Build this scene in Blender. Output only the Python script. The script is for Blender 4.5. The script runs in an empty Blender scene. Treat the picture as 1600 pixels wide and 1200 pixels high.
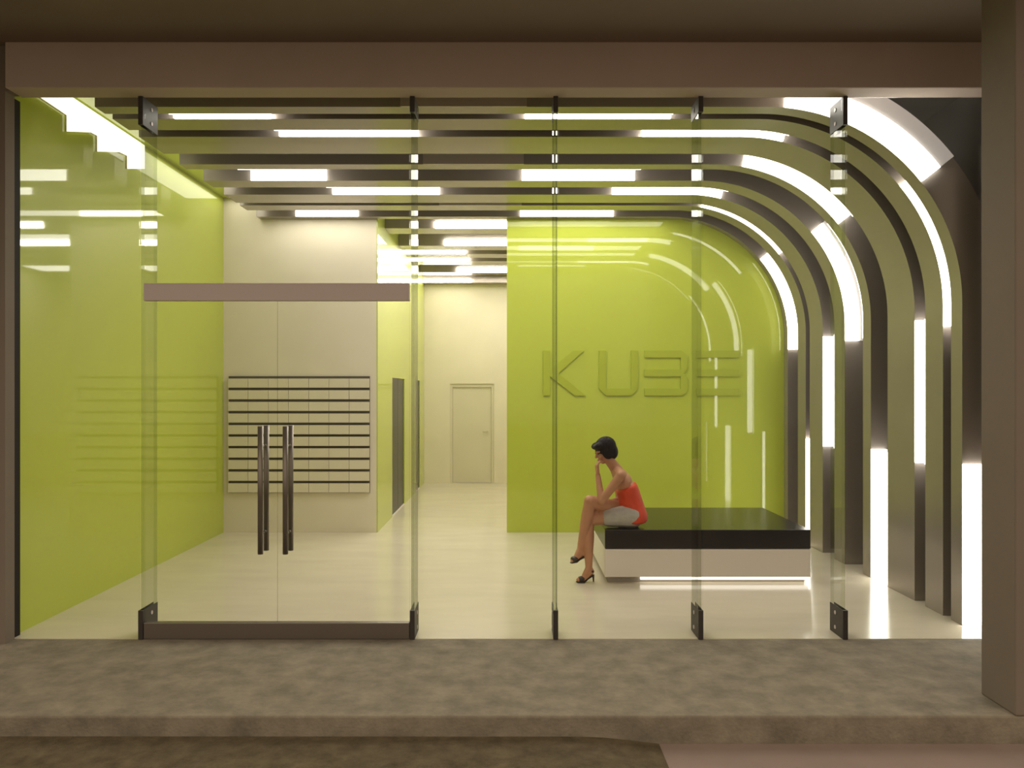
import bpy, bmesh, math, random
from mathutils import Vector, Matrix
random.seed(4)
PI = math.pi
scene = bpy.context.scene
C = scene.collection

# ------------------------------------------------------------------ camera, sky, lights, exposure
F = 1200.0                                   # focal length in pixels of the 1600 px frame
EYE = 1.75
HOR = 610.0
cam_d = bpy.data.cameras.new('camera')
cam_d.sensor_width = 36.0
cam_d.lens = 36.0 * F / 1600.0
cam_d.shift_y = 10.0 / 1600.0
cam_d.clip_start = 0.05
cam = bpy.data.objects.new('camera', cam_d)
cam.location = (0, 0, EYE)
cam.rotation_euler = (PI / 2, 0, 0)
C.objects.link(cam)
scene.camera = cam

world = bpy.data.worlds.new('dusk_sky')
scene.world = world
world.use_nodes = True
bg = world.node_tree.nodes['Background']
wn, wl_ = world.node_tree.nodes, world.node_tree.links
wtc = wn.new('ShaderNodeTexCoord')
wsep = wn.new('ShaderNodeSeparateXYZ')
wramp = wn.new('ShaderNodeValToRGB')            # dusk glow overhead, dark towards the horizon
wl_.new(wtc.outputs['Generated'], wsep.inputs['Vector'])
wl_.new(wsep.outputs['Z'], wramp.inputs['Fac'])
wl_.new(wramp.outputs['Color'], bg.inputs['Color'])
SKY = (1.0, 0.83, 0.63)
e = wramp.color_ramp.elements
e[0].position = 0.05; e[0].color = (*[c * 0.40 for c in SKY], 1)
e[1].position = 0.60; e[1].color = (*SKY, 1)
bg.inputs['Strength'].default_value = 0.44

scene.view_settings.view_transform = 'Standard'
scene.view_settings.look = 'None'
scene.view_settings.gamma = 1.0
scene.view_settings.exposure = 1.45
scene.view_settings.use_curve_mapping = False
scene.cycles.max_bounces = 12
scene.cycles.diffuse_bounces = 5
scene.cycles.glossy_bounces = 6
scene.cycles.transparent_max_bounces = 24
scene.cycles.sample_clamp_indirect = 6.0
scene.cycles.caustics_reflective = False
scene.cycles.caustics_refractive = False

STRIP_POWER = 3.2
BACK_POWER = 3.0
CORRIDOR_POWER = 16.0
REFLECTION_POWER = 0.55
PALE = 0.10

# added, unseen fill lamps in rib gaps, corridor and beside the left wall
def fill_lamp(x0, x1, y0, y1, z, watts):
    d_ = bpy.data.lights.new('slot_lamp', 'AREA')
    d_.shape = 'RECTANGLE'; d_.size = x1 - x0; d_.size_y = y1 - y0
    d_.energy = watts; d_.color = (1.0, 0.94, 0.85)
    o_ = bpy.data.objects.new('slot_lamp', d_)
    o_.location = ((x0 + x1) / 2, (y0 + y1) / 2, z)
    C.objects.link(o_)
for y0_, y1_, w_ in ((6.25, 6.36, 2.5), (6.88, 7.12, 6), (7.36, 7.69, 9), (8.01, 8.24, 9), (9.02, 9.29, 9)):
    fill_lamp(-1.2 if y0_ < 8.5 else -2.9, 1.9, y0_, y1_, 3.862, w_)
fill_lamp(-3.50, -3.12, 7.45, 9.40, 4.10, 2.6)
for y0_, y1_, w_ in ((10.40, 11.10, 14), (13.0, 13.6, 14)):
    fill_lamp(-1.5, 1.2, y0_, y1_, 3.862, w_)

# ------------------------------------------------------------------ materials
def new_mat(name):
    m = bpy.data.materials.new(name)
    m.use_nodes = True
    return m, m.node_tree.nodes, m.node_tree.links

def pbr(name, col, rough=0.5, metal=0.0, spec=0.5, noise=0.0, scale=4.0, bump=0.0, bscale=40.0, coat=0.0, stretch=(1, 1, 1), detail=4.0):
    m, n, l = new_mat(name)
    b = n['Principled BSDF']
    b.inputs['Base Color'].default_value = (*col, 1)
    b.inputs['Roughness'].default_value = rough
    b.inputs['Metallic'].default_value = metal
    b.inputs['Specular IOR Level'].default_value = spec
    b.inputs['Coat Weight'].default_value = coat
    b.inputs['Coat Roughness'].default_value = 0.03
    b.inputs['Coat IOR'].default_value = 1.5
    tc = n.new('ShaderNodeTexCoord')
    mp = n.new('ShaderNodeMapping')
    mp.inputs['Scale'].default_value = stretch
    l.new(tc.outputs['Object'], mp.inputs['Vector'])
    if noise > 0:
        t = n.new('ShaderNodeTexNoise')
        t.inputs['Scale'].default_value = scale
        t.inputs['Detail'].default_value = detail
        t.inputs['Roughness'].default_value = 0.65
        l.new(mp.outputs['Vector'], t.inputs['Vector'])
        r = n.new('ShaderNodeValToRGB')
        r.color_ramp.elements[0].position = 0.3
        r.color_ramp.elements[1].position = 0.7
        r.color_ramp.elements[0].color = (*[c * (1 - noise) for c in col], 1)
        r.color_ramp.elements[1].color = (*[min(1, c * (1 + noise)) for c in col], 1)
        l.new(t.outputs['Fac'], r.inputs['Fac'])
        l.new(r.outputs['Color'], b.inputs['Base Color'])
    if bump > 0:
        t2 = n.new('ShaderNodeTexNoise')
        t2.inputs['Scale'].default_value = bscale
        t2.inputs['Detail'].default_value = 6
        l.new(mp.outputs['Vector'], t2.inputs['Vector'])
        bp = n.new('ShaderNodeBump')
        bp.inputs['Strength'].default_value = bump
        bp.inputs['Distance'].default_value = 0.02
        l.new(t2.outputs['Fac'], bp.inputs['Height'])
        l.new(bp.outputs['Normal'], b.inputs['Normal'])
    return m

def emis(name, col, power):
    m, n, l = new_mat(name)
    b = n['Principled BSDF']
    b.inputs['Base Color'].default_value = (0.5, 0.48, 0.46, 1)
    b.inputs['Roughness'].default_value = 0.4
    b.inputs['Emission Color'].default_value = (*col, 1)
    b.inputs['Emission Strength'].default_value = power
    return m

def glass(name, tint, gloss=1.0, ior=1.45):
    m, n, l = new_mat(name)
    n.remove(n['Principled BSDF'])
    out = n['Material Output']
    tr = n.new('ShaderNodeBsdfTransparent'); tr.inputs['Color'].default_value = (*tint, 1)
    gl = n.new('ShaderNodeBsdfGlossy'); gl.inputs['Roughness'].default_value = 0.0
    gl.inputs['Color'].default_value = (gloss, gloss, gloss, 1)
    f0 = ((ior - 1) / (ior + 1)) ** 2
    lw = n.new('ShaderNodeLayerWeight'); lw.inputs['Blend'].default_value = 0.5
    pw = n.new('ShaderNodeMath'); pw.operation = 'POWER'; pw.inputs[1].default_value = 5.0
    ma = n.new('ShaderNodeMath'); ma.operation = 'MULTIPLY_ADD'; ma.inputs[1].default_value = 1 - f0; ma.inputs[2].default_value = f0
    l.new(lw.outputs['Facing'], pw.inputs[0]); l.new(pw.outputs[0], ma.inputs[0])
    mx = n.new('ShaderNodeMixShader')
    l.new(ma.outputs[0], mx.inputs['Fac'])
    l.new(tr.outputs['BSDF'], mx.inputs[1])
    l.new(gl.outputs['BSDF'], mx.inputs[2])
    l.new(mx.outputs['Shader'], out.inputs['Surface'])
    return m

M = {}
M['lime'] = pbr('lime_back_painted_glass', (0.46, 0.525, 0.062), 0.45, spec=0.15, coat=0.9, noise=0.03, scale=0.8)
M['lime_letter'] = pbr('lime_lettering', (0.385, 0.44, 0.045), 0.42, spec=0.25)
M['greige'] = pbr('greige_plaster', (0.72, 0.66, 0.53), 0.75, spec=0.2, noise=0.04, scale=1.5)
M['door_greige'] = pbr('greige_door', (0.64, 0.59, 0.45), 0.55, noise=0.03, scale=2)
M['cream_floor'] = pbr('cream_polished_floor', (0.64, 0.575, 0.45), 0.16, spec=0.35, noise=0.05, scale=1.2, stretch=(1, 3, 1))
M['rib'] = pbr('taupe_satin_metal', (0.35, 0.31, 0.275), 0.25, metal=0.42, spec=0.5, noise=0.04, scale=2)
M['pale'] = emis('pale_diffuser', (1.0, 0.88, 0.80), PALE)
M['pale_off'] = pbr('pale_diffuser_unlit', (0.50, 0.45, 0.41), 0.4)
M['strip'] = emis('lit_strip', (1.0, 0.95, 0.86), STRIP_POWER)
M['back_strip'] = emis('lit_strip_rear', (1.0, 0.95, 0.86), BACK_POWER)
M['corr_strip'] = emis('lit_strip_corridor', (1.0, 0.95, 0.82), CORRIDOR_POWER)
M['cove'] = emis('lit_cove', (1.0, 0.95, 0.78), REFLECTION_POWER)
M['dark_ceiling'] = pbr('dark_taupe_ceiling', (0.13, 0.118, 0.10), 0.7, noise=0.05)
M['facade'] = pbr('taupe_facade_render', (0.36, 0.305, 0.255), 0.8, spec=0.2, noise=0.05, scale=1.2)
M['jamb'] = pbr('dark_jamb_metal', (0.022, 0.018, 0.018), 0.7, spec=0.15)
M['concrete'] = pbr('mottled_concrete', (0.235, 0.203, 0.155), 0.85, spec=0.15, noise=0.30, scale=5.5, bump=0.25, bscale=55, detail=9)
M['asphalt'] = pbr('brown_asphalt', (0.125, 0.10, 0.062), 0.95, spec=0.1, noise=0.35, scale=9, bump=0.5, bscale=90, detail=9)
M['slab'] = pbr('pinkish_paving', (0.27, 0.205, 0.175), 0.85, spec=0.15, noise=0.06, scale=3)
M['steel'] = pbr('taupe_door_rail', (0.60, 0.51, 0.49), 0.45, metal=0.2)
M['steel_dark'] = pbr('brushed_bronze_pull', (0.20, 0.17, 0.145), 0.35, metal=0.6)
M['clamp'] = pbr('dark_clamp', (0.045, 0.038, 0.034), 0.5, metal=0.15, noise=0.1, scale=30)
M['glass'] = glass('clear_glass', (0.99, 0.995, 0.985), 0.4, 1.4)
M['fin_glass'] = glass('fin_glass', (0.955, 0.965, 0.94), 0.45, 1.5)
M['fin_edge'] = glass('fin_polished_edge', (0.80, 0.83, 0.74), 1.0, 1.5)
M['clear_edge'] = glass('clear_glass_edge', (0.97, 0.98, 0.96), 0.05, 1.2)
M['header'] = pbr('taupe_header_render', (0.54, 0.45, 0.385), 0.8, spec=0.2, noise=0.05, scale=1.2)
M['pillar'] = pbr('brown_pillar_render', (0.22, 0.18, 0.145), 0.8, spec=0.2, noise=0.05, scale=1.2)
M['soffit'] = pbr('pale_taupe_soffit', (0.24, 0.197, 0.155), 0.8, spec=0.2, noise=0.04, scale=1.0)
M['black_cushion'] = pbr('black_leatherette', (0.014, 0.013, 0.014), 0.22, spec=0.4, noise=0.1, scale=3)
M['white_base'] = pbr('white_lacquer_base', (0.76, 0.70, 0.64), 0.4)
M['plinth'] = pbr('grey_plinth', (0.30, 0.27, 0.23), 0.6)
M['under_light'] = emis('under_bench_light', (1.0, 0.93, 0.82), 0.9)
M['mail'] = pbr('greige_letterbox', (0.70, 0.64, 0.50), 0.5, noise=0.03)
M['mail_dark'] = pbr('letterbox_shadow_gap', (0.085, 0.07, 0.05), 0.8)
M['lift'] = pbr('dark_lift_door', (0.030, 0.026, 0.032), 0.35, metal=0.3)
M['skin'] = pbr('skin', (0.47, 0.23, 0.125), 0.55, noise=0.06, scale=12)
M['hair'] = pbr('black_hair', (0.010, 0.008, 0.010), 0.6, spec=0.15, noise=0.4, scale=25, bump=0.6, bscale=60, stretch=(1, 1, 0.25))
M['red'] = pbr('red_orange_satin', (0.62, 0.055, 0.012), 0.55, noise=0.1, scale=14, bump=0.3, bscale=18)
M['skirt'] = pbr('pale_grey_cloth', (0.42, 0.40, 0.36), 0.8, noise=0.1, scale=14, bump=0.3, bscale=18)
M['shoe'] = pbr('dark_brown_leather', (0.035, 0.026, 0.020), 0.35)
M['eye'] = pbr('dark_eye', (0.02, 0.015, 0.012), 0.2)
M['lip'] = pbr('lip', (0.38, 0.09, 0.07), 0.5)

# ------------------------------------------------------------------ mesh helpers
def box(bm, x0, x1, y0, y1, z0, z1, mi=0):
    v = [bm.verts.new(p) for p in ((x0, y0, z0), (x1, y0, z0), (x1, y1, z0), (x0, y1, z0), (x0, y0, z1), (x1, y0, z1), (x1, y1, z1), (x0, y1, z1))]
    for q in ((3, 2, 1, 0), (4, 5, 6, 7), (0, 1, 5, 4), (1, 2, 6, 5), (2, 3, 7, 6), (3, 0, 4, 7)):
        f = bm.faces.new([v[i] for i in q]); f.material_index = mi
    return v

def cyl(bm, a, b, r0, r1=None, n=16, mi=0):
    a = Vector(a); b = Vector(b); r1 = r0 if r1 is None else r1
    d = (b - a).normalized()
    u = d.orthogonal().normalized(); w = d.cross(u)
    A = []; B = []
    for i in range(n):
        t = 2 * PI * i / n
        o = u * math.cos(t) + w * math.sin(t)
        A.append(bm.verts.new(a + o * r0)); B.append(bm.verts.new(b + o * r1))
    for i in range(n):
        f = bm.faces.new((A[i], A[(i + 1) % n], B[(i + 1) % n], B[i])); f.material_index = mi; f.smooth = True
    bm.faces.new(A[::-1]).material_index = mi
    bm.faces.new(B).material_index = mi

def capsule(bm, a, b, ra, rb=None, n=14, k=5):
    a = Vector(a); b = Vector(b); rb = ra if rb is None else rb
    d = (b - a)
    if d.length < 1e-6: d = Vector((0, 0, 1))
    d.normalize()
    u = d.orthogonal().normalized(); w = d.cross(u)
    rings = []
    for i in range(1, k + 1):
        t = -PI / 2 + (PI / 2) * i / k
        rings.append((a + d * (ra * math.sin(t)), ra * math.cos(t)))
    for i in range(0, k):
        t = (PI / 2) * i / k
        rings.append((b + d * (rb * math.sin(t)), rb * math.cos(t)))
    R = []
    for c, r in rings:
        R.append([bm.verts.new(c + (u * math.cos(2 * PI * j / n) + w * math.sin(2 * PI * j / n)) * r) for j in range(n)])
    for p, q in zip(R, R[1:]):
        for j in range(n):
            bm.faces.new((p[j], p[(j + 1) % n], q[(j + 1) % n], q[j])).smooth = True
    va = bm.verts.new(a - d * ra); vb = bm.verts.new(b + d * rb)
    for j in range(n):
        bm.faces.new((va, R[0][(j + 1) % n], R[0][j])); bm.faces.new((vb, R[-1][j], R[-1][(j + 1) % n]))

def ell(bm, c, r, mat=None, n=20):
    res = bmesh.ops.create_uvsphere(bm, u_segments=n, v_segments=n // 2 + 2, radius=1.0)
    m = Matrix.Translation(Vector(c)) @ (mat.to_4x4() if mat is not None else Matrix.Identity(4)) @ Matrix.Diagonal((*r, 1))
    bmesh.ops.transform(bm, matrix=m, verts=res['verts'])
    return res['verts']

def obj(name, bm, mats, parent=None, bevel=0.0, smooth=False, origin=None):
    bmesh.ops.recalc_face_normals(bm, faces=bm.faces[:])
    if smooth:
        for f in bm.faces: f.smooth = True
    me = bpy.data.meshes.new(name)
    if origin is not None:
        bmesh.ops.translate(bm, vec=-Vector(origin), verts=bm.verts[:])
    bm.to_mesh(me); bm.free()
    for m in (mats if isinstance(mats, (list, tuple)) else [mats]): me.materials.append(m)
    o = bpy.data.objects.new(name, me)
    C.objects.link(o)
    if origin is not None: o.location = origin
    if parent is not None:
        o.parent = parent
        o.matrix_parent_inverse = parent_inv(parent)
    if bevel > 0:
        b = o.modifiers.new('edge_bevel', 'BEVEL'); b.width = bevel; b.segments = 2; b.limit_method = 'ANGLE'
    return o

def parent_inv(p):
    m = Matrix.Translation(p.location)
    q = p.parent
    while q is not None:
        m = Matrix.Translation(q.location) if False else m
        q = q.parent
    return m.inverted()

def tag(o, label=None, cat=None, group=None, kind=None):
    if label: o['label'] = label
    if cat: o['category'] = cat
    if group: o['group'] = group
    if kind: o['kind'] = kind
    return o

def empty(name, loc, label, cat, group=None, kind=None):
    o = bpy.data.objects.new(name, None)
    o.location = loc
    o.empty_display_size = 0.1
    C.objects.link(o)
    return tag(o, label, cat, group, kind)

def boxes(name, lst, mat, parent=None, bevel=0.0):
    bm = bmesh.new()
    for b in lst: box(bm, *b)
    return obj(name, bm, mat, parent, bevel)

def struct(name, lst, mat, label, cat, bevel=0.0):
    return tag(boxes(name, lst, mat, None, bevel), label, cat, None, 'structure')

def remeshed(name, bm, mats, parent=None, voxel=0.006, smooth=4, colour=None):
    bmesh.ops.recalc_face_normals(bm, faces=bm.faces[:])
    me = bpy.data.meshes.new(name + '_raw'); bm.to_mesh(me); bm.free()
    t = bpy.data.objects.new(name + '_raw', me); C.objects.link(t)
    r = t.modifiers.new('r', 'REMESH'); r.mode = 'VOXEL'; r.voxel_size = voxel; r.use_smooth_shade = True
    if smooth:
        s = t.modifiers.new('s', 'SMOOTH'); s.factor = 0.5; s.iterations = smooth
    dg = bpy.context.evaluated_depsgraph_get()
    dg.update()
    nm = bpy.data.meshes.new_from_object(t.evaluated_get(dg))
    bpy.data.objects.remove(t); bpy.data.meshes.remove(me)
    nm.name = name
    nm.materials.clear()
    for m in (mats if isinstance(mats, (list, tuple)) else [mats]): nm.materials.append(m)
    for p in nm.polygons:
        p.use_smooth = True; p.material_index = 0
    o = bpy.data.objects.new(name, nm); C.objects.link(o)
    if parent is not None:
        o.parent = parent; o.matrix_parent_inverse = parent_inv(parent)
    return o

# ------------------------------------------------------------------ key dimensions (metres)
YG = 5.41            # glass line
YB = 9.46            # back wall of the lobby
YC = 14.47           # end of the corridor
XL = -3.553          # left wall
XR = 3.70            # right wall behind the ribs
ZC = 4.17            # ceiling
ZIN = 3.86           # underside of the ribs
XIN = 3.35           # inner face of the ribs on the right
RAD = 1.45
XA, ZA = XIN - RAD, ZIN - RAD
XE = -3.105          # left ends of the ribs
RD = 0.30           # depth of a rib, inner to outer
XCO = -1.655         # corridor's left wall
XLI = -0.063         # left edge of the lime wall

# ------------------------------------------------------------------ structure
struct('floor', [(XL - 0.2, XR + 0.2, YG, YB, -0.35, 0.0), (XCO - 0.15, 1.6, YB, YC + 0.2, -0.35, 0.0)], M['cream_floor'], 'polished cream lobby floor running back into the corridor', 'floor')
struct('ceiling', [(XL - 0.2, XR + 0.2, YG - 0.1, YC + 0.2, ZC, ZC + 0.15)], M['dark_ceiling'], 'dark ceiling slab above the grey ribs', 'ceiling')
struct('wall_left', [(XL - 0.2, XL, YG + 0.02, YB + 0.1, 0, ZC)], M['lime'], 'glossy lime green side wall left of the entrance door', 'wall')
struct('wall_right', [(XR, XR + 0.2, YG - 0.1, YB + 0.1, 0, ZC)], M['dark_ceiling'], 'dark side wall behind the arched ribs on the right', 'wall')
struct('wall_back', [(XLI, XR, YB, YB + 0.2, 0, ZC)], M['lime'], 'glossy lime green rear wall behind the black bench', 'wall')
struct('wall_back_left', [(XL, XCO - 0.0125, YB, YB + 0.1195, 0, ZC)], M['greige'], 'plain greige rear wall that carries the letterboxes', 'wall')
L1, L2, L3, L4, LT = 10.62, 11.82, 13.25, 13.79, 1.925
struct('wall_corridor_left', [(XCO - 0.012, XCO, YB, YB + 0.12, 0, ZC), (XCO - 0.12, XCO, YB + 0.12, L1, 0, ZC), (XCO - 0.12, XCO, L2, L3, 0, ZC), (XCO - 0.12, XCO, L4, YC, 0, ZC),
                              (XCO - 0.12, XCO, L1, L2, LT, ZC), (XCO - 0.12, XCO, L3, L4, LT, ZC)], M['lime'], 'lime green corridor wall with two dark lift openings', 'wall')
D1, D2, DT = -1.17, -0.338, 1.875
struct('wall_corridor_end', [(XCO - 0.12, D1, YC, YC + 0.15, 0, ZC), (D2, 1.6, YC, YC + 0.15, 0, ZC), (D1, D2, YC, YC + 0.15, DT, ZC)], M['greige'], 'greige wall at the far end of the corridor', 'wall')
struct('wall_corridor_right', [(1.4, 1.6, YB + 0.2, YC, 0, ZC)], M['greige'], 'greige corridor wall hidden behind the lime wall', 'wall')

# lift doors and the door at the end of the corridor
for nm, a, b, lab in (('door_2', L1, L2, 'wide dark lift door nearer the lobby in the lime corridor wall'), ('door_3', L3, L4, 'narrow dark lift door farther down the lime corridor wall')):
    d = empty(nm, (XCO - 0.09, (a + b) / 2, 0), lab, 'door', None, 'structure')
    mid = (a + b) / 2
    for p, q in ((a, mid - 0.004), (mid + 0.004, b)):
        boxes('door_panel', [(XCO - 0.115, XCO - 0.014, p, q, 0.012, LT - 0.002)], M['lift'], d)
    boxes('sill', [(XCO - 0.118, XCO - 0.002, a, b, 0, 0.012)], M['white_base'], d)
d = empty('door_4', ((D1 + D2) / 2, YC + 0.08, 0), 'plain greige door set in the far end wall of the corridor', 'door', None, 'structure')
boxes('door_frame', [(D1, D1 + 0.05, YC + 0.02, YC + 0.14, 0, DT), (D2 - 0.05, D2, YC + 0.02, YC + 0.14, 0, DT), (D1 + 0.05, D2 - 0.05, YC + 0.02, YC + 0.14, DT - 0.06, DT)], M['door_greige'], d)
boxes('door_panel', [(D1 + 0.052, D2 - 0.052, YC + 0.045, YC + 0.12, 0.008, DT - 0.063)], M['door_greige'], d, 0.003)
bm = bmesh.new(); cyl(bm, (D2 - 0.12, YC + 0.046, 0.98), (D2 - 0.12, YC + 0.01, 0.98), 0.011); cyl(bm, (D2 - 0.12, YC + 0.01, 0.98), (D2 - 0.22, YC + 0.01, 0.98), 0.009)
obj('door_handle', bm, M['door_greige'], d)

# facade round the shop front
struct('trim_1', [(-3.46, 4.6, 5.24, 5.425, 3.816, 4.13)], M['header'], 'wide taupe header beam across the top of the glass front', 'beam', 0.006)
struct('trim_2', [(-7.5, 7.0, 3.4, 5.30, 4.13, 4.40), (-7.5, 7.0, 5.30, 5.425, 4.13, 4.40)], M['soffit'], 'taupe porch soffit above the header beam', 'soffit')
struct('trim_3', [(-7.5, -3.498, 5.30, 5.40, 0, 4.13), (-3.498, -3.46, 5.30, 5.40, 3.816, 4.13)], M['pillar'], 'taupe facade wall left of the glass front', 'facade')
struct('trim_4', [(-3.9, -3.522, 5.40, 5.50, 0, 3.816)], M['jamb'], 'dark upright jamb at the left end of the glass front', 'jamb')
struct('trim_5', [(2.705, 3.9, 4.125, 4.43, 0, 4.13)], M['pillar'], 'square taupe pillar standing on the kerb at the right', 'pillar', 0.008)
struct('trim_6', [(3.49, 7.0, 5.38, 5.52, 0, 3.816)], M['facade'], 'taupe facade wall behind the right pillar', 'facade')

# ground outside
struct('floor_apron', [(-20, 20, 4.13, YG, -0.40, 0.0)], M['concrete'], 'mottled concrete pavement with a low kerb in front of the glass', 'pavement', 0.012)
bm = bmesh.new()
xs = [(-20, -0.11), (-2, -0.11), (0.36, -0.111), (0.50, -0.117), (0.66, -0.134), (0.79, -0.149)]
ys = [4.129, 3.4, 2.0, -2.0, -30.0]
G = [[bm.verts.new((x, y, z)) for x, z in xs] for y in ys]
for a, b in zip(G, G[1:]):
    for i in range(len(xs) - 1): bm.faces.new((a[i], a[i + 1], b[i + 1], b[i]))
r = bmesh.ops.extrude_face_region(bm, geom=bm.faces[:])
for v in [g for g in r['geom'] if isinstance(g, bmesh.types.BMVert)]: v.co.z = -0.40
tag(obj('ground', bm, M['asphalt']), 'dark brown asphalt street below the kerb', 'street', None, 'structure')
struct('floor_paving', [(0.79, 20, -30.0, 4.129, -0.40, -0.15)], M['slab'], 'smooth pinkish paving at the foot of the kerb on the right', 'paving')

# ------------------------------------------------------------------ arched ribs with lit strips
S_ARC = XA
S_END = XA + RAD * PI / 2
def s_deg(d): return S_ARC + RAD * math.radians(90 - d)
def s_z(z): return S_END + ZA - z
def path(s):
    if s <= S_ARC: return Vector((s, 0, ZIN)), Vector((0, 0, 1))
    if s <= S_END:
        a = PI / 2 - (s - S_ARC) / RAD
        nrm = Vector((math.cos(a), 0, math.sin(a)))
        return Vector((XA, 0, ZA)) + nrm * RAD, nrm
    return Vector((XIN, 0, ZA - (s - S_END))), Vector((1, 0, 0))

def sweep(bm, s0, s1, d0, d1, y0, y1):
    pts = [s0]
    for k in range(0, 41):
        s = S_ARC + (S_END - S_ARC) * k / 40
        if s0 + 1e-4 < s < s1 - 1e-4: pts.append(s)
    pts.append(s1)
    R = []
    for s in pts:
        p, n = path(s)
        a = p + n * d0; b = p + n * d1
        R.append([bm.verts.new((a.x, y0, a.z)), bm.verts.new((b.x, y0, b.z)), bm.verts.new((b.x, y1, b.z)), bm.verts.new((a.x, y1, a.z))])
    for p, q in zip(R, R[1:]):
        for i in range(4): bm.faces.new((p[i], p[(i + 1) % 4], q[(i + 1) % 4], q[i]))
    bm.faces.new(R[0]); bm.faces.new(R[-1][::-1])

S_FLOOR = s_z(0.0)
PAT = {'P': [(s_deg(80), s_deg(38)), (s_z(1.20), s_z(0.012))],
       'Q': [(-2.62, -1.87), (0.10, 1.23), (s_deg(40), s_z(2.25))],
       'R': [(-1.93, -0.78), (1.08, 2.25), (s_z(2.33), s_z(1.15))]}
RIBS = [  # front Y, back Y, front pattern, pattern on the back, label
    (5.715, 5.860, 'P', 'Q', 'grey arched rib nearest the glass, brightly lit at its bend and lower right'),
    (5.970, 6.225, 'Q', 'R', 'second grey arched rib from the glass, a thin lit strip along its bend'),
    (6.390, 6.850, 'R', 'P', 'third grey arched rib from the glass, lit halfway up its upright leg'),
    (7.170, 7.330, 'P', 'Q', 'fourth grey arched rib from the glass, standing just right of the bench front'),
    (7.730, 7.980, 'Q', 'R', 'fifth grey arched rib from the glass, lit along ceiling and bend'),
    (8.280, 8.640, 'R', 'P', 'sixth grey arched rib from the glass, lit on the upright behind the bench'),
    (8.760, 9.000, 'P', None, 'seventh grey arched rib from the glass, thin lit arc before the last rib'),
    (9.330, 9.452, 'Q', None, 'last grey arched rib, lying against the lime rear wall'),
]
for i, (y0, y1, pf, pb, lab) in enumerate(RIBS):
    root = empty('arched_rib', (XIN, y0, 0), lab, 'rib', 'arched ceiling ribs of the lobby')
    bm = bmesh.new(); sweep(bm, XE, S_FLOOR, 0, RD, y0, y1); obj('rib_body', bm, M['rib'], root)
    for k, (a, b) in enumerate(PAT[pf]):
        if pf == 'P' and k == 0 and i == 0: a = 2.03
        bm = bmesh.new(); sweep(bm, a, b, 0.0, 0.135 if i else 0.165, y0 - 0.030, y0)
        lp = obj('light_strip', bm, M['strip'], root)
        bm = bmesh.new(); sweep(bm, a, b, 0.136 if i else 0.166, RD, y0 - 0.018, y0)
        obj('diffuser_edge', bm, M['pale'], lp)
    if pf == 'P':
        bm = bmesh.new(); sweep(bm, -0.83, 0.11, 0.0, RD, y0 - 0.012, y0)
        obj('diffuser_panel', bm, M['pale_off'], root)['label'] = 'pale unlit diffuser panel on the ceiling run'
    if pb:
        for a, b in PAT[pb]:
            bm = bmesh.new(); sweep(bm, a, b, 0.0, 0.07, y1, y1 + 0.012)
            obj('rear_light_strip', bm, M['back_strip'], root)

# straight ceiling fins in the corridor
CF = [(10.00, 'r', -1.00), (11.20, 'r', -0.98), (11.88, 'l', -0.72), (12.55, 'l', -0.70), (13.75, 'r', -0.98)]
words = ['first', 'second', 'third', 'fourth', 'fifth']
for i, (y, side, xs_) in enumerate(CF):
    root = empty('ceiling_fin', (0, y, ZIN), words[i] + ' straight grey ceiling fin in the corridor counted from the lobby', 'rib', 'straight ceiling fins of the corridor')
    boxes('fin_body', [(XCO + 0.002, 1.398, y, y + 0.35, ZIN, ZC - 0.001)], M['rib'], root)
    x0, x1 = (xs_, 0.6) if side == 'r' else (XCO + 0.01, xs_)
    boxes('light_strip', [(x0, x1, y - 0.025, y, ZIN + 0.0, ZIN + 0.085)], M['corr_strip'], root)
root = empty('ceiling_fin', (0, YC - 0.5, 3.74), 'low grey ceiling fin over the door at the far end of the corridor', 'rib', 'straight ceiling fins of the corridor')
boxes('fin_body', [(XCO + 0.002, 1.398, YC - 0.30, YC - 0.002, 3.74, ZC - 0.001)], M['rib'], root)
boxes('light_strip', [(XCO + 0.01, -0.75, YC - 0.325, YC - 0.30, 3.74, 3.795)], M['corr_strip'], root)

# glowing band imitating a reflection atop the left wall, and the lime strip of ceiling beside it
o = empty('cove_light', (XL, 6.5, 3.87), 'long stepped luminous band along the top of the lime side wall', 'light')
ZIG = [(5.47, 3.96), (6.11, 3.94), (6.11, 3.81), (6.46, 3.92), (6.56, 3.925), (6.56, 3.79), (6.93, 3.90), (7.07, 3.91), (7.07, 3.79), (7.38, 3.88), (7.38, 4.105), (5.47, 4.105)]
for nm_, xa_, xb_, mt_ in (('diffuser', XL + 0.010, XL + 0.024, M['cove']), ('backing', XL + 0.0005, XL + 0.0098, M['white_base'])):
    bm = bmesh.new()
    A_ = [bm.verts.new((xa_, p, q)) for p, q in ZIG]; B_ = [bm.verts.new((xb_, p, q)) for p, q in ZIG]
    bm.faces.new(A_[::-1]); bm.faces.new(B_)
    for k in range(len(ZIG)):
        k2 = (k + 1) % len(ZIG); bm.faces.new((A_[k], A_[k2], B_[k2], B_[k]))
    obj(nm_, bm, mt_, o)
struct('trim_7', [(XL + 0.0005, XE - 0.005, 5.46, YB - 0.002, ZC - 0.05, ZC - 0.001)], M['lime'], 'lime strip of ceiling between the rib ends and the side wall', 'ceiling strip')

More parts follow.
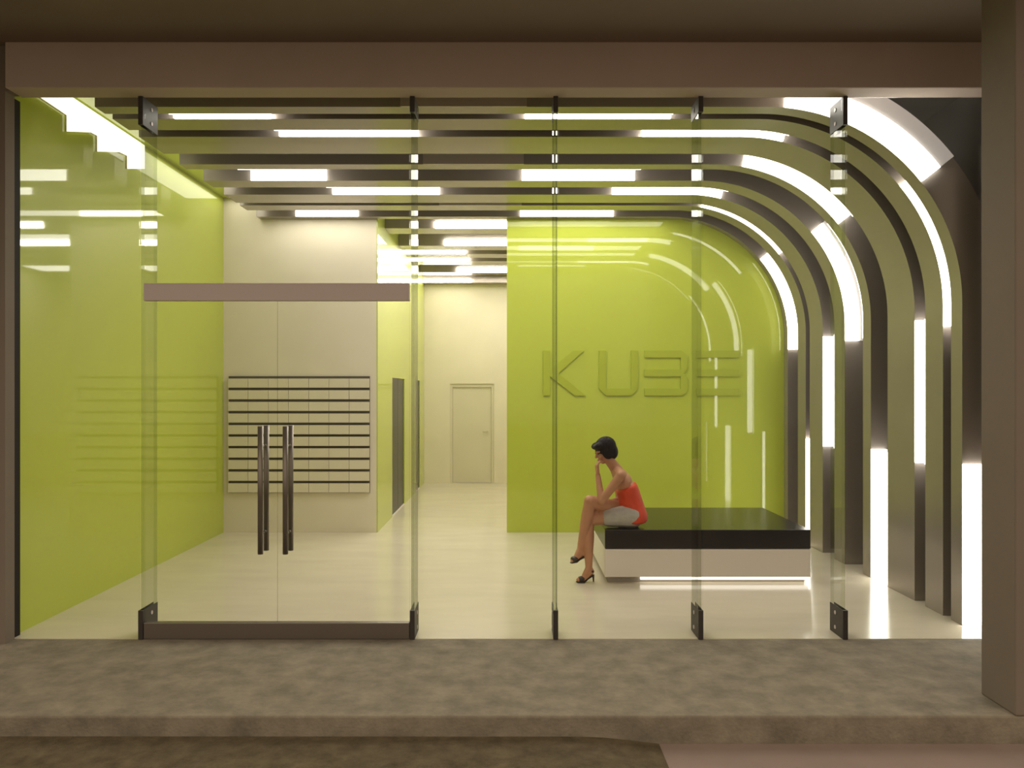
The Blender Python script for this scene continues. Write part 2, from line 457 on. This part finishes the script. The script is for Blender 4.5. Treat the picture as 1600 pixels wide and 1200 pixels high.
# ------------------------------------------------------------------ glass front
FX = [-2.607, -0.700, 0.307, 1.326, 2.341]
PT = 3.815
spans = [(-3.520, FX[0] - 0.019), (FX[1] + 0.019, FX[2] - 0.0185), (FX[2] + 0.0185, FX[3] - 0.0185), (FX[3] + 0.0185, FX[4] - 0.0185), (FX[4] + 0.0185, 3.488)]
wl = ['tall glass pane left of the entrance door, in front of the lime side wall', 'tall glass pane right beside the entrance door', 'tall glass pane in front of the seated woman', 'tall glass pane in front of the black bench', 'tall glass pane at the right end beside the pillar']
for i, (a, b) in enumerate(spans):
    struct('window_%d' % (i + 1), [(a, b, YG, YG + 0.012, 0.0, PT)], M['glass'], wl[i], 'window')
fl = ['glass fin left of the entrance door', 'glass fin at the right edge of the entrance door', 'glass fin left of the seated woman', 'glass fin standing in front of the black bench', 'glass fin nearest the right pillar']
for i, x in enumerate(FX):
    root = empty('glass_fin', (x, YG + 0.1, 0), 'upright clear ' + fl[i] + ', held by dark clamps', 'glass fin', 'glass fins of the shop front')
    t = 0.0125
    bm = bmesh.new(); box(bm, x - t, x + t, YG + 0.014, YG + 0.205, 0.0, PT)
    bm.faces.ensure_lookup_table()
    for f in bm.faces:
        if abs(f.normal.y) > 0.9 or abs(f.calc_center_median().y - (YG + 0.014)) < 1e-4 or abs(f.calc_center_median().y - (YG + 0.205)) < 1e-4: f.material_index = 1
    obj('glass_blade', bm, [M['fin_glass'], M['fin_edge']], root)
    w = 0.017
    for nm, z0, z1 in (('base_clamp', 0.0, 0.205), ('top_clamp', PT - (0.20 if i in (0, 4) else 0.11), PT)):
        ya, yb2, yc, yd = YG - 0.022, YG - 0.002, YG + 0.013, YG + 0.207
        U = [(x - w, ya), (x + w, ya), (x + w, yd), (x + t + 0.0004, yd), (x + t + 0.0004, yb2), (x - t - 0.0004, yb2), (x - t - 0.0004, yd), (x - w, yd)]
        bm = bmesh.new()
        lo = [bm.verts.new((p, q, z0)) for p, q in U]; hi = [bm.verts.new((p, q, z1)) for p, q in U]
        bm.faces.new(lo[::-1]); bm.faces.new(hi)
        for k in range(len(U)): bm.faces.new((lo[k], lo[(k + 1) % len(U)], hi[(k + 1) % len(U)], hi[k]))
        cl = obj(nm, bm, M['clamp'], root, 0.002)
        for zz in (z0 + 0.05, z1 - 0.05):
            for sx in (-1, 1):
                bm = bmesh.new(); cyl(bm, (x + sx * w, YG + 0.11, zz), (x + sx * (w + 0.004), YG + 0.11, zz), 0.014)
                obj('bolt', bm, M['steel'], cl)

# entrance door: two glass leaves between rails, with long pulls
door = empty('door_1', ((FX[0] + FX[1]) / 2, YG, 0), 'double glass entrance door with taupe rails and long upright pulls', 'door', None, 'structure')
xm = (FX[0] + FX[1]) / 2
xa, xb = FX[0] + 0.021, FX[1] - 0.021
for a, b in ((xa, xm - 0.0008), (xm + 0.0008, xb)):
    bm = bmesh.new(); box(bm, a, b, YG, YG + 0.012, 0.118, 2.379); bm.normal_update()
    for f in bm.faces:
        if abs(f.normal.y) < 0.5: f.material_index = 1
    obj('glass_leaf', bm, [M['glass'], M['clear_edge']], door)
boxes('glass_transom', [(xa, xb, YG, YG + 0.012, 2.503, PT)], M['glass'], door)
boxes('head_rail', [(xa + 0.0, xb - 0.0, YG - 0.02, YG + 0.03, 2.38, 2.503)], M['steel'], door, 0.003)
boxes('bottom_rail', [(xa, xb, YG - 0.02, YG + 0.03, 0.004, 0.117)], M['steel_dark'], door, 0.003)  # shade on this rail is put into its darker colour
for x in (-1.752, -1.578):
    for yy in (YG - 0.062, YG + 0.066):
        bm = bmesh.new()
        cyl(bm, (x, yy, 0.61), (x, yy, 1.50), 0.019, n=20)
        e = YG - 0.001 if yy < YG else YG + 0.013
        for z in (0.75, 1.36): cyl(bm, (x, yy, z), (x, e, z), 0.010)
        obj('pull_handle', bm, M['steel_dark'], door)

# ------------------------------------------------------------------ letterboxes on the greige wall
mx0, mx1 = -3.483, -1.749
bank = empty('mailbox_bank', ((mx0 + mx1) / 2, YB, 0.48), 'bank of greige letterboxes with dark slots on the rear wall', 'mailboxes')
rows, cols, pitch = 10, 7, 0.1428
zt = 1.925
boxes('carcass', [(mx0, mx1, YB - 0.02, YB - 0.001, zt - rows * pitch - 0.005, zt)], M['mail_dark'], bank)
cw = (mx1 - mx0) / cols
proto = None
for r in range(rows):
    for c in range(cols):
        x0 = mx0 + c * cw; z1 = zt - r * pitch - 0.030
        if proto is None:
            bm = bmesh.new(); box(bm, 0.0025, cw - 0.0025, -0.028, 0, -(pitch - 0.032), 0)
            box(bm, cw - 0.035, cw - 0.022, -0.033, -0.028, -0.065, -0.052)
            proto = obj('mailbox_door', bm, M['mail'])
            o = proto
        else:
            o = proto.copy(); C.objects.link(o)
        o.parent = bank; o.matrix_parent_inverse = Matrix.Identity(4)
        o.location = Vector((x0, YB - 0.02, z1)) - bank.location

# ------------------------------------------------------------------ raised lettering on the lime wall: K U B E
def poly_letter(name, polys, x0, label):
    bm = bmesh.new()
    for pl in polys:
        f_ = [bm.verts.new((x0 + u, YB - 0.022, 1.687 + v)) for u, v in pl]
        b_ = [bm.verts.new((x0 + u, YB - 0.001, 1.687 + v)) for u, v in pl]
        bm.faces.new(f_); bm.faces.new(b_[::-1])
        for i in range(len(pl)):
            j = (i + 1) % len(pl); bm.faces.new((f_[i], b_[i], b_[j], f_[j]))
    o = obj(name, bm, M['lime_letter'])
    return tag(o, label, 'letter', 'raised letters on the lime wall')
H = 0.552
def rc(a, b, c, d): return [(a, c), (b, c), (b, d), (a, d)]
poly_letter('wall_letter', [[(0, 0), (.085, 0), (.085, .235), (.385, 0), (.52, 0), (.185, .272), (.50, H), (.37, H), (.085, .325), (.085, H), (0, H)]], 0.385, 'raised lime letter K on the lime wall')
poly_letter('wall_letter', [[(.085, 0), (.395, 0), (.48, .085), (.48, H), (.395, H), (.395, .085), (.085, .085), (.085, H), (0, H), (0, .085)]], 1.07, 'raised lime letter U on the lime wall')
poly_letter('wall_letter', [[(0, 0), (.46, 0), (.53, .06), (.53, .22), (.48, .277), (.53, .334), (.53, .49), (.46, H), (0, H), (0, .467), (.445, .467), (.445, .32), (0, .32), (0, .235), (.445, .235), (.445, .085), (0, .085)]], 1.63, 'raised lime letter B made of bars on the lime wall')
poly_letter('wall_letter', [rc(0, .52, 0, .085), rc(0, .52, .235, .32), rc(0, .52, .467, H)], 2.27, 'raised lime letter E made of three bars on the lime wall')

# ------------------------------------------------------------------ bench
YBF, YBB = 6.955, 8.28
bench = empty('bench', (1.77, 7.6, 0), 'low wide bench with black cushion on a floating white base', 'bench')
bx0, bx1 = 0.842, 2.706
boxes('cushion', [(bx0, bx1, YBF, YBB, 0.315, 0.487)], M['black_cushion'], bench, 0.006)
boxes('base', [(bx0, bx1, YBF + 0.004, YBB - 0.004, 0.058, 0.312)], M['white_base'], bench, 0.004)
boxes('plinth', [(bx0 + 0.03, bx1 - 0.04, YBF + 0.06, YBB - 0.06, 0.0, 0.058)], M['plinth'], bench)
boxes('light_strip', [(1.17, bx1 - 0.01, YBF + 0.035, YBF + 0.06, 0.028, 0.056)], M['under_light'], bench)

# ------------------------------------------------------------------ seated woman
def W(px, py, y): return Vector(((px - 800.0) * y / F, y, EYE - (py - HOR) * y / F))
woman = empty('person', (1.08, 7.15, 0), 'woman in a red top sitting on the bench end, chin on hand', 'person')
b = bmesh.new()
pel = W(986, 801, 7.16)
# torso: overlapping ellipsoids along the bent spine
spine = [(W(987, 803, 7.16), (0.125, 0.165, 0.105)), (W(986, 790, 7.16), (0.105, 0.145, 0.10)), (W(984, 777, 7.16), (0.088, 0.128, 0.10)),
         (W(979, 764, 7.16), (0.088, 0.140, 0.10)), (W(973, 752, 7.16), (0.085, 0.150, 0.09)), (W(968, 742, 7.16), (0.070, 0.140, 0.065))]
for c, r in spine: ell(b, c, r)
ShL, ShR = W(970, 743, 6.99), W(964, 741, 7.33)
capsule(b, ShL, ShR, 0.048, 0.048)
nb, nt = W(964, 735, 7.16), W(952, 719, 7.16)
capsule(b, nb, nt, 0.056, 0.047)
capsule(b, W(963, 735, 7.16), ShL, 0.050, 0.047); capsule(b, W(962, 735, 7.16), ShR, 0.050, 0.047)
# head
HC = W(945, 704, 7.16)
pitch_h = Matrix.Rotation(math.radians(-22), 3, 'Y')     # faces -X and looks down
yaw_h = Matrix.Rotation(math.radians(14), 3, 'Z')
HR = yaw_h @ pitch_h
def hd(x, y, z): return HC + HR @ Vector((x, y, z))      # local: face towards -x, up +z
ell(b, hd(0.012, 0, 0.022), (0.092, 0.073, 0.088), HR)
ell(b, hd(-0.030, 0, -0.035), (0.058, 0.056, 0.075), HR)
ell(b, hd(-0.052, 0, -0.088), (0.028, 0.030, 0.022), HR)
capsule(b, hd(-0.082, 0, 0.012), hd(-0.104, 0, -0.024), 0.007, 0.012)
for sy in (-1, 1):
    ell(b, hd(0.008, sy * 0.072, -0.018), (0.018, 0.009, 0.030), HR)
    ell(b, hd(-0.070, sy * 0.036, -0.028), (0.020, 0.020, 0.020), HR)
    capsule(b, hd(-0.082, sy * 0.016, 0.020), hd(-0.070, sy * 0.050, 0.020), 0.010, 0.008)
ell(b, hd(-0.084, 0, -0.055), (0.012, 0.022, 0.006), HR)
ell(b, hd(-0.082, 0, -0.066), (0.011, 0.018, 0.006), HR)
# near (left) arm: elbow on the knee, hand under the chin
eL, wL = W(940, 783, 7.00), W(934, 742, 7.09)
capsule(b, ShL, eL, 0.046, 0.035); capsule(b, eL, wL, 0.037, 0.024)
# far (right) arm: forearm across the lap
eR, wR = W(968, 781, 7.36), W(945, 788, 7.17)
capsule(b, ShR, eR, 0.045, 0.035); capsule(b, eR, wR, 0.036, 0.024)
def hand(bm, wrist, d, palm_n, side, curl, L=0.17):
    d = d.normalized(); n = (palm_n - d * palm_n.dot(d)).normalized(); s = d.cross(n) * side
    k = wrist + d * 0.085
    for t in (-0.026, -0.009, 0.009, 0.026):
        capsule(bm, wrist + s * t * 0.6 + d * 0.01, k + s * t, 0.015, 0.0135)
    for t, ln in ((-0.029, 0.72), (-0.010, 0.92), (0.010, 1.0), (0.029, 0.88)):
        p = k + s * t; a = 0.0
        for j, seg in enumerate((0.040, 0.026, 0.021)):
            a += curl[j]
            q = p + (d * math.cos(a) + n * math.sin(a)) * seg * ln
            capsule(bm, p, q, 0.0092 - 0.0008 * j, 0.0085 - 0.0008 * j, 10, 4)
            p = q
    tb = wrist + d * 0.025 + s * 0.026
    t1 = tb + (s * 0.7 + d * 0.7 + n * 0.35).normalized() * 0.042
    t2 = t1 + (d * 0.85 + n * 0.5 + s * 0.1).normalized() * 0.032
    capsule(bm, tb, t1, 0.0125, 0.0105, 10, 4); capsule(bm, t1, t2, 0.0105, 0.0085, 10, 4)
chin = hd(-0.085, -0.015, -0.098)
hand(b, wL, W(932, 722, 7.10) - wL, Vector((1, 0.15, 0.1)), 1, (0.55, 0.75, 0.6))
hand(b, wR, W(930, 793, 7.08) - wR, Vector((-0.1, 0.1, -1)), 1, (0.35, 0.35, 0.3))
# legs: left planted, right crossed over it
hL, kL, aL = W(986, 806, 7.07), W(919, 811, 7.10), W(920, 887, 7.02)
hR, kR, aR = W(986, 801, 7.25), W(922, 783, 7.04), W(907, 857, 7.06)
capsule(b, hL, kL, 0.088, 0.056); capsule(b, kL, kL.lerp(aL, 0.35), 0.054, 0.054); capsule(b, kL.lerp(aL, 0.35), aL, 0.054, 0.032)
capsule(b, hR, kR, 0.088, 0.057); capsule(b, kR, kR.lerp(aR, 0.35), 0.055, 0.054); capsule(b, kR.lerp(aR, 0.35), aR, 0.054, 0.032)
# feet on raised heels
toeL = Vector((W(903, 909, 6.98).x, 6.98, 0.030)); heelL = W(924, 893, 7.03)
capsule(b, aL, heelL, 0.032, 0.028); capsule(b, heelL, W(911, 904, 7.00), 0.028, 0.026); capsule(b, W(911, 904, 7.00), toeL, 0.028, 0.017); capsule(b, aL, W(911, 904, 7.00), 0.030, 0.024)
heelR = W(911, 864, 7.07); ballR = W(899, 872, 7.03); toeR = W(894, 876, 7.01)
capsule(b, aR, heelR, 0.032, 0.027); capsule(b, heelR, ballR, 0.027, 0.026); capsule(b, ballR, toeR, 0.026, 0.017); capsule(b, aR, ballR, 0.030, 0.023)
body = remeshed('body', b, M['skin'], woman, 0.0055, 3)

# clothes and hair, each a closed shell round the body
def loft(bm, rings, n=28):
    R = []
    for c, rx, ry, ax in rings:
        m = Matrix.Rotation(ax, 3, 'Y')
        R.append([bm.verts.new(Vector(c) + m @ Vector((rx * math.cos(2 * PI * j / n), ry * math.sin(2 * PI * j / n), 0))) for j in range(n)])
    for p, q in zip(R, R[1:]):
        for j in range(n): bm.faces.new((p[j], p[(j + 1) % n], q[(j + 1) % n], q[j]))
    bm.faces.new(R[0][::-1]); bm.faces.new(R[-1])
t = bmesh.new()
loft(t, [(W(987, 817, 7.16), .122, .180, 0.0), (W(988, 811, 7.16), .143, .193, 0.0), (W(988, 801, 7.16), .138, .186, 0.0), (W(986, 790, 7.16), .120, .162, -0.05), (W(984, 777, 7.16), .106, .147, -0.2),
         (W(980, 765, 7.16), .106, .155, -0.38), (W(976, 757, 7.16), .103, .160, -0.5)])
top = obj('top', t, M['red'], woman, smooth=True)
top.modifiers.new('s', 'SUBSURF').render_levels = 2
sk = bmesh.new()
ell(sk, W(983, 811, 7.16), (0.120, 0.180, 0.082))
capsule(sk, hL, hL.lerp(kL, 0.50), 0.108, 0.088); capsule(sk, hR, hR.lerp(kR, 0.16), 0.097, 0.092)
remeshed('skirt', sk, M['skirt'], woman, 0.008, 4)
hb = bmesh.new()
ell(hb, hd(0.020, 0, 0.032), (0.104, 0.088, 0.096), HR)
ell(hb, hd(0.050, 0, -0.020), (0.070, 0.082, 0.090), HR)
for sy in (-1, 1):
    ell(hb, hd(0.005, sy * 0.062, -0.012), (0.060, 0.026, 0.068), HR)
    ell(hb, hd(-0.050, sy * 0.040, 0.066), (0.048, 0.040, 0.034), HR)
ell(hb, hd(-0.066, -0.012, 0.066), (0.036, 0.055, 0.026), HR)
remeshed('hair', hb, M['hair'], woman, 0.007, 3)
for sy in (-1, 1):
    eb = bmesh.new(); ell(eb, hd(-0.081, sy * 0.032, 0.004), (0.008, 0.013, 0.006), HR, 12)
    obj('eye', eb, M['eye'], woman, smooth=True)
lb = bmesh.new(); ell(lb, hd(-0.092, 0, -0.060), (0.007, 0.020, 0.009), HR, 12)
obj('mouth', lb, M['lip'], woman, smooth=True)

def shoe(heel, ball, toe, tip_drop):
    s_ = bmesh.new()
    dn = Vector((0, 0, -1))
    def strip(a, c, w, up):
        dr = (c - a).normalized(); sd = dr.cross(Vector((0, 0, 1))).normalized()
        return [a + sd * w, a - sd * w]
    prof = [(heel + Vector((0.012, 0, -0.026)), 0.026), (heel.lerp(ball, 0.5) + Vector((0, 0, -0.027)), 0.022), (ball + Vector((0, 0, -0.026)), 0.034), (toe + Vector((-0.012, 0, -0.016)), 0.016)]
    dr = (toe - heel); dr.z = 0; dr.normalize(); sd = dr.cross(Vector((0, 0, 1)))
    R = []
    for p, w in prof:
        R.append([s_.verts.new(p + sd * w), s_.verts.new(p - sd * w), s_.verts.new(p - sd * w + dn * 0.010), s_.verts.new(p + sd * w + dn * 0.010)])
    for p, q in zip(R, R[1:]):
        for i in range(4): s_.faces.new((p[i], p[(i + 1) % 4], q[(i + 1) % 4], q[i]))
    s_.faces.new(R[0]); s_.faces.new(R[-1][::-1])
    o = obj('shoe', s_, M['shoe'], woman, 0.002)
    s2 = bmesh.new()
    ell(s2, ball.lerp(toe, 0.35), (0.036, 0.034, 0.027), None, 14)
    capsule(s2, heel + sd * 0.026 + Vector((0, 0, 0.006)), heel - sd * 0.026 + Vector((0.0, 0, 0.006)), 0.012, 0.012, 10, 3)
    obj('strap', s2, M['shoe'], o, smooth=True)
    s3 = bmesh.new()
    a = heel + Vector((0.016, 0, -0.028)); cyl(s3, a, a + tip_drop, 0.013, 0.005, 10)
    obj('heel', s3, M['shoe'], o)
h0 = heelL + Vector((0.016, 0, -0.028))
shoe(heelL, W(911, 904, 7.00), toeL, Vector((0.004, 0, -h0.z)))
shoe(heelR, ballR, toeR, Vector((0.055, 0, -0.06)))
